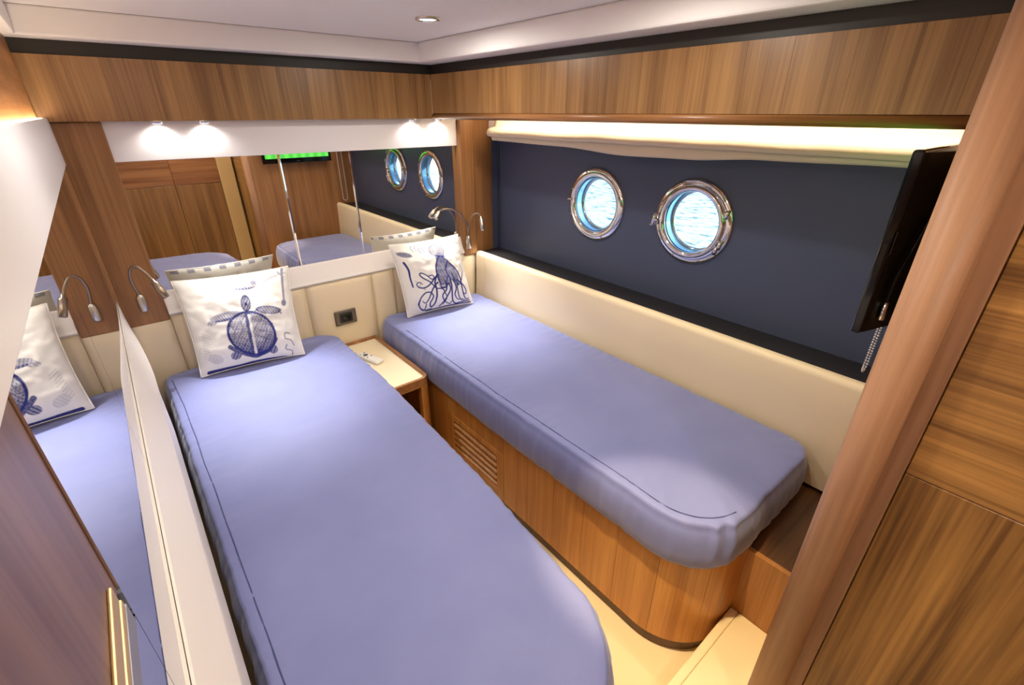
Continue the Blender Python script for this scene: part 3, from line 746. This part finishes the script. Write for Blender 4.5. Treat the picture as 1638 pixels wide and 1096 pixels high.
def cushion(label, art, quad, seed, depth=.105):
    """quad: world corners BL, BR, TR, TL of the front face"""
    n = 190
    img = art(n)                               # [v][u]
    BL, BR, TR, TL = [Vector(q) for q in quad]
    t = thing('cushion', label, 'cushion', tuple((BL+BR)/2))
    nrm = ((BR-BL).cross(TL-BL)).normalized()  # toward the camera side
    bm = bmesh.new(); cl_ = bm.verts.layers.float_color.new('print')
    g = [2*i/(n-1)-1 for i in range(n)]
    F = [[None]*n for _ in range(n)]; B = [[None]*n for _ in range(n)]
    rnd = random.Random(seed)
    for j, v in enumerate(g):
        for i, u in enumerate(g):
            # concave edges, pointed corners
            uu = u*(1-.055*(1-v*v)**.9); vv = v*(1-.050*(1-u*u)**.9)
            a = (uu+1)/2; b = (vv+1)/2
            p = (BL*(1-a)+BR*a)*(1-b)+(TL*(1-a)+TR*a)*b
            th = depth/2*((1-abs(u)**2.4)*(1-abs(v)**2.4))**.55
            w = .0045*noise.noise(Vector((u*2.6, v*2.6, seed)))+.0022*noise.noise(Vector((u*7, v*7, seed)))
            e = (1-abs(u)**6)*(1-abs(v)**6)
            edge = (i in (0, n-1)) or (j in (0, n-1))
            ruffle = .0035*noise.noise(Vector((u*6, v*6, seed+9)))*(1-e)
            f = bm.verts.new(p+nrm*(th+w*e+ruffle)); f[cl_] = (*img[j][i], 1); F[j][i] = f
            if edge: B[j][i] = f
            else:
                q = bm.verts.new(p-nrm*(th*.9-w*e)); 
                c = PAPER if (abs(v) < .93 or math.sin(u*22+seed) < .1) else INK*.6+PAPER*.4
                q[cl_] = (*c, 1); B[j][i] = q
    for j in range(n-1):
        for i in range(n-1):
            bm.faces.new((F[j][i], F[j][i+1], F[j+1][i+1], F[j+1][i]))
            q = (B[j][i], B[j+1][i], B[j+1][i+1], B[j][i+1])
            if len(set(q)) == 4:
                try: bm.faces.new(q)
                except ValueError: pass
    if 'cushion_cotton' not in M:
        m, tr, p = mat_new('cushion_cotton')
        at = tr.nodes.new('ShaderNodeAttribute'); at.attribute_name = 'print'; tr.links.new(at.outputs['Color'], p.inputs['Base Color'])
        p.inputs['Roughness'].default_value = .85
        tc = tr.nodes.new('ShaderNodeTexCoord'); nn = tr.nodes.new('ShaderNodeTexNoise'); nn.inputs['Scale'].default_value = 600
        bb_ = tr.nodes.new('ShaderNodeBump'); bb_.inputs['Strength'].default_value = .3; bb_.inputs['Distance'].default_value = .001
        tr.links.new(tc.outputs['Object'], nn.inputs['Vector']); tr.links.new(nn.outputs['Fac'], bb_.inputs['Height']); tr.links.new(bb_.outputs['Normal'], p.inputs['Normal'])
        M['cushion_cotton'] = m; M['piping'] = plain('cushion_piping', srgb(240, 236, 226), .85)
    edge_pts = [F[0][i].co.copy() for i in range(0, n-1, 3)]+[F[j][n-1].co.copy() for j in range(0, n-1, 3)]+[F[n-1][i].co.copy() for i in range(n-1, 0, -3)]+[F[j][0].co.copy() for j in range(n-1, 0, -3)]
    obj('cover', bm, 'cushion_cotton', t, True)
    obj('piping', tube(edge_pts, .0028, 6, closed=True), 'piping', t, True)
    return t
cushion('white square cushion printed with a large blue sea turtle, on the near bed', turtle,
        [(.075, 2.045, .592), (.462, 1.985, .594), (.505, 2.125, .952), (.085, 2.155, .965)], 2)
cushion('white square cushion printed with a blue octopus, on the far bed', octopus,
        [(1.010, 2.060, .592), (1.392, 2.015, .592), (1.385, 2.125, .958), (.985, 2.135, .962)], 5)

# ------------------------------------------------------------------ reading lamps
def cr(pts, k=8):
    q = [Vector(p) for p in pts]; out = []
    for i in range(len(q)-1):
        p0 = q[max(i-1, 0)]; p1 = q[i]; p2 = q[i+1]; p3 = q[min(i+2, len(q)-1)]
        for a in range(k):
            t = a/k; out.append(.5*((2*p1)+(-p0+p2)*t+(2*p0-5*p1+4*p2-p3)*t*t+(-p0+3*p1-3*p2+p3)*t**3))
    return out+[q[-1]]
def gooseneck(t, base, neck, head_dir, hm='steel', on=False, hlen=.075):
    obj('neck', tube(cr(neck), .0045, 10), 'bronze', t, True)
    e = Vector(neck[-1]); d = Vector(head_dir).normalized()
    bm = lathe(e-d*.012, d, [(0, 0), (0, .006), (.012, .007), (.014, .0125), (hlen, .0135), (hlen+.004, .012), (hlen+.002, .009), (hlen-.006, .008)], 20)
    h = obj('lamp_head', bm, hm, t, True)
    bm = lathe(e-d*.012, d, [(hlen-.004, 0), (hlen-.004, .0085)], 20)
    obj('lens', bm, 'lamp' if on else 'remote', h)
    return e+d*(hlen-.005)
def lamp_base(t, x, y, z0, z1):
    obj('base', lathe((x, y, z0), (0, 0, 1), [(0, 0), (0, .012), (.004, .0135), (z1-z0-.01, .0135), (z1-z0-.004, .010), (z1-z0, .006), (z1-z0, 0)], 20), 'steel', t, True)
    obj('bracket', box(x-.008, x+.008, y, 2.206, (z0+z1)/2-.012, (z0+z1)/2+.012, bev=.003), 'steel', t)
l1 = thing('reading_lamp', 'chrome and bronze gooseneck reading lamp on the left corner pillar', 'lamp', (-.022, 2.183, .865))
lamp_base(l1, -.022, 2.183, .862, .93)
gooseneck(l1, None, [(-.022, 2.183, .93), (-.030, 2.175, .985), (-.022, 2.160, 1.030), (-.002, 2.145, 1.045), (.020, 2.120, 1.020), (.034, 2.10, .990)], (.24, -.12, -.75), 'bronze')
l2 = thing('reading_lamp', 'gooseneck reading lamp on the rounded pillar right of the mirror, second arm added for its reflection', 'lamp', (1.49, 2.178, .845))
lamp_base(l2, 1.492, 2.178, .85, .925)
gooseneck(l2, None, [(1.492, 2.178, .925), (1.488, 2.185, .985), (1.458, 2.192, 1.040), (1.412, 2.202, 1.074), (1.362, 2.210, 1.080), (1.338, 2.215, 1.068)], (-.34, 0, -.33), 'steel', hlen=.055)  # unlit arm added in place of the lit arm's mirror image
e2 = gooseneck(l2, None, [(1.492, 2.178, .925), (1.497, 2.172, .985), (1.512, 2.160, 1.035), (1.540, 2.145, 1.045), (1.552, 2.135, 1.020)], (.06, -.1, -1), 'steel', on=True)
spot('reading_light', e2+Vector((0, -.002, -.008)), (.05, -.25, -1), 2.0, 110)

# ------------------------------------------------------------------ soffit spots and ceiling lights
for k, (x, lab) in enumerate([(.20, 'leftmost of the four'), (.345, 'second from left of the four'), (1.21, 'second from right of the four'), (1.355, 'rightmost of the four')]):
    t = thing('soffit_spotlight', lab+' small spotlights at the top of the long white panel', 'spotlight', (x, 2.198, 1.512), group='soffit spots above the mirror')
    obj('housing', lathe((x, 2.198, 1.5215), (0, 0, -1), [(0, .018), (.008, .018), (.010, .014), (.006, .012)], 20), 'chrome', t, True)
    obj('lens', lathe((x, 2.198, 1.5155), (0, 0, -1), [(0, 0), (0, .012)], 20), 'lamp', t)
    spot('soffit_light', (x, 2.190, 1.509), (0, -.48, -1), 36, 54, 1.0, (1, .97, .93), .01)
    spot('soffit_glow', (x, 2.192, 1.509), (0, .1, -1), .8, 150, .8, (1, .96, .9), .01)
def downlight(x, y, label, e, col=(1, .9, .76), spread=math.pi):
    t = thing('ceiling_downlight', label, 'ceiling light', (x, y, 1.812), group='round ceiling downlights')
    obj('bezel', lathe((x, y, 1.8225), (0, 0, -1), [(0, .040), (.006, .040), (.009, .036), (.006, .029), (.001, .028)], 32), 'steel', t, True)
    obj('lens', lathe((x, y, 1.8185), (0, 0, -1), [(0, 0), (0, .0285)], 24), 'lamp', t)
    area('downlight', (x, y, 1.812), (0, 0, 0), .05, .05, e, col, 'DISK', spread)
downlight(.95, 1.567, 'round steel-rimmed downlight glowing in the white ceiling', 2.6, (1, .93, .84))
downlight(.95, .75, 'added round fill downlight in the ceiling above the aisle, outside the picture', 2.0, (1, .93, .84))  # unseen lamp added for soft fill over the aisle
downlight(.20, .95, 'added round fill downlight in the ceiling above the near bed, outside the picture', 2.4, (1, .96, .92))  # also unseen, added to fill the near bed softly
downlight(.52, .42, 'round downlight in the ceiling above the entry step, outside the picture', 2.2, (1, .84, .62), math.radians(150))
spot('entry_beam', (.54, .42, 1.81), (.32, -.02, -1.45), 70, 31, .5, (1, .74, .40), .02)
downlight(.45, -.42, 'added round fill downlight in the ceiling in front of the locker doors, outside the picture', 4)  # fill lamp added behind the camera, never in view

# ------------------------------------------------------------------ roman blind
def bl_z(y):
    k = [(.2, 1.420), (.34, 1.418), (.715, 1.411), (.979, 1.396), (1.258, 1.392), (1.612, 1.409), (2.153, 1.416), (2.22, 1.416)]
    for (a, za), (b, zb) in zip(k, k[1:]):
        if y <= b: f = (y-a)/(b-a); f = f*f*(3-2*f); return za+(zb-za)*f
    return 1.416
bd = thing('roman_blind', 'raised cream linen roman blind above the portholes', 'blind', (1.64, 1.2, 1.40))
bm = bmesh.new(); rows = []
NY = 90
for j in range(NY+1):
    y = .20+(2.125-.20)*j/NY; zb = bl_z(y); w = .006*noise.noise(Vector((y*4, 0, 1))); w2 = .004*noise.noise(Vector((y*9, 3, 1)))
    pr = [(1.655, 1.69), (1.655, 1.50), (1.645, 1.478+w), (1.622+w2, 1.474+w), (1.604+w2, 1.466+w), (1.597+w2, 1.452+w*.6), (1.604+w2, 1.440+w*.5), (1.622, 1.436+w*.4)]
    rows.append([bm.verts.new((a, y, b)) for a, b in pr])
for A, B in zip(rows, rows[1:]):
    for k in range(len(A)-1): bm.faces.new((A[k], A[k+1], B[k+1], B[k]))
o = obj('folded_cloth', bm, 'linen', bd, True); md = o.modifiers.new('thickness', 'SOLIDIFY'); md.thickness = .003
bm = bmesh.new(); rows = []
for j in range(NY+1):
    y = .20+(2.125-.20)*j/NY; zb = bl_z(y); w2 = .004*noise.noise(Vector((y*5, 7, 1)))
    pr = [(1.632, 1.45), (1.628+w2, 1.43), (1.630+w2, zb+.008), (1.634+w2, zb), (1.640+w2, zb+.004), (1.642, 1.45)]
    rows.append([bm.verts.new((a, y, b)) for a, b in pr])
for A, B in zip(rows, rows[1:]):
    for k in range(len(A)-1): bm.faces.new((A[k], A[k+1], B[k+1], B[k]))
bm.faces.new(rows[0]); bm.faces.new(rows[-1][::-1])
obj('hem', bm, 'linen', bd, True)
# bead chain of the blind
ch = thing('bead_chain', 'looped white bead chain hanging beside the television below the blind', 'chain', (1.60, .262, .85))
bm = bmesh.new()
def chain_pts():
    P = []
    for z in np.arange(.868, 1.43, .0085): P.append((1.575, .262, z))
    for a in np.arange(0, math.pi, .42): P.append((1.595-.020*math.cos(a), .262, .87-.020*math.sin(a)))
    for z in np.arange(.868, 1.43, .0085): P.append((1.615, .262, z))
    return P
for p in chain_pts():
    bmesh.ops.create_icosphere(bm, subdivisions=1, radius=.0034, matrix=Matrix.Translation(p))
tag(obj('bead', bm, 'chain', ch, True), kind='stuff')
add = tube([(1.575, .262, 1.43), (1.575, .262, .87)], .001, 5); obj('cord', add, 'chain', ch)

# ------------------------------------------------------------------ television
tv = thing('television', 'black flat television on a wall arm beside the round post, showing green football', 'television', (1.28, .19, 1.18))
def bezel(y0, y1, x0, x1, z0, z1, b):
    return box(x0, x1, y0, y1, z0, z1, bev=b, seg=3)
obj('front_frame', bezel(.190, .207, 1.000, 1.545, 1.178, 1.497, .005), 'tv_gloss', tv)
obj('screen', box(1.022, 1.523, .2072, .2085, 1.215, 1.478), 'screen', tv)
bm = prism([(1.004, .190), (1.012, .186), (1.085, .164), (1.11, .152), (1.49, .152), (1.53, .163), (1.541, .190)], 1.182, 1.493)
obj('back_shell', bm, 'tv', tv)
obj('side_port', box(1.0005, 1.006, .1875, .1895, 1.33, 1.37, bev=.001), 'tv_gloss', tv)
obj('wall_bracket', box(1.20, 1.34, .133, .1515, 1.27, 1.40, bev=.004), 'tv', tv)
obj('cable', tube(cr([(1.034, .174, 1.235), (1.036, .173, 1.29), (1.052, .168, 1.34), (1.066, .163, 1.385), (1.078, .160, 1.37)]), .003, 8), 'tv', tv, True)
obj('cable_plug', tube([(1.034, .174, 1.205), (1.034, .174, 1.238)], [.006, .004], 10), 'chrome', tv, True)
obj('indicator', box(1.26, 1.285, .2073, .209, 1.190, 1.194), 'chrome', tv)
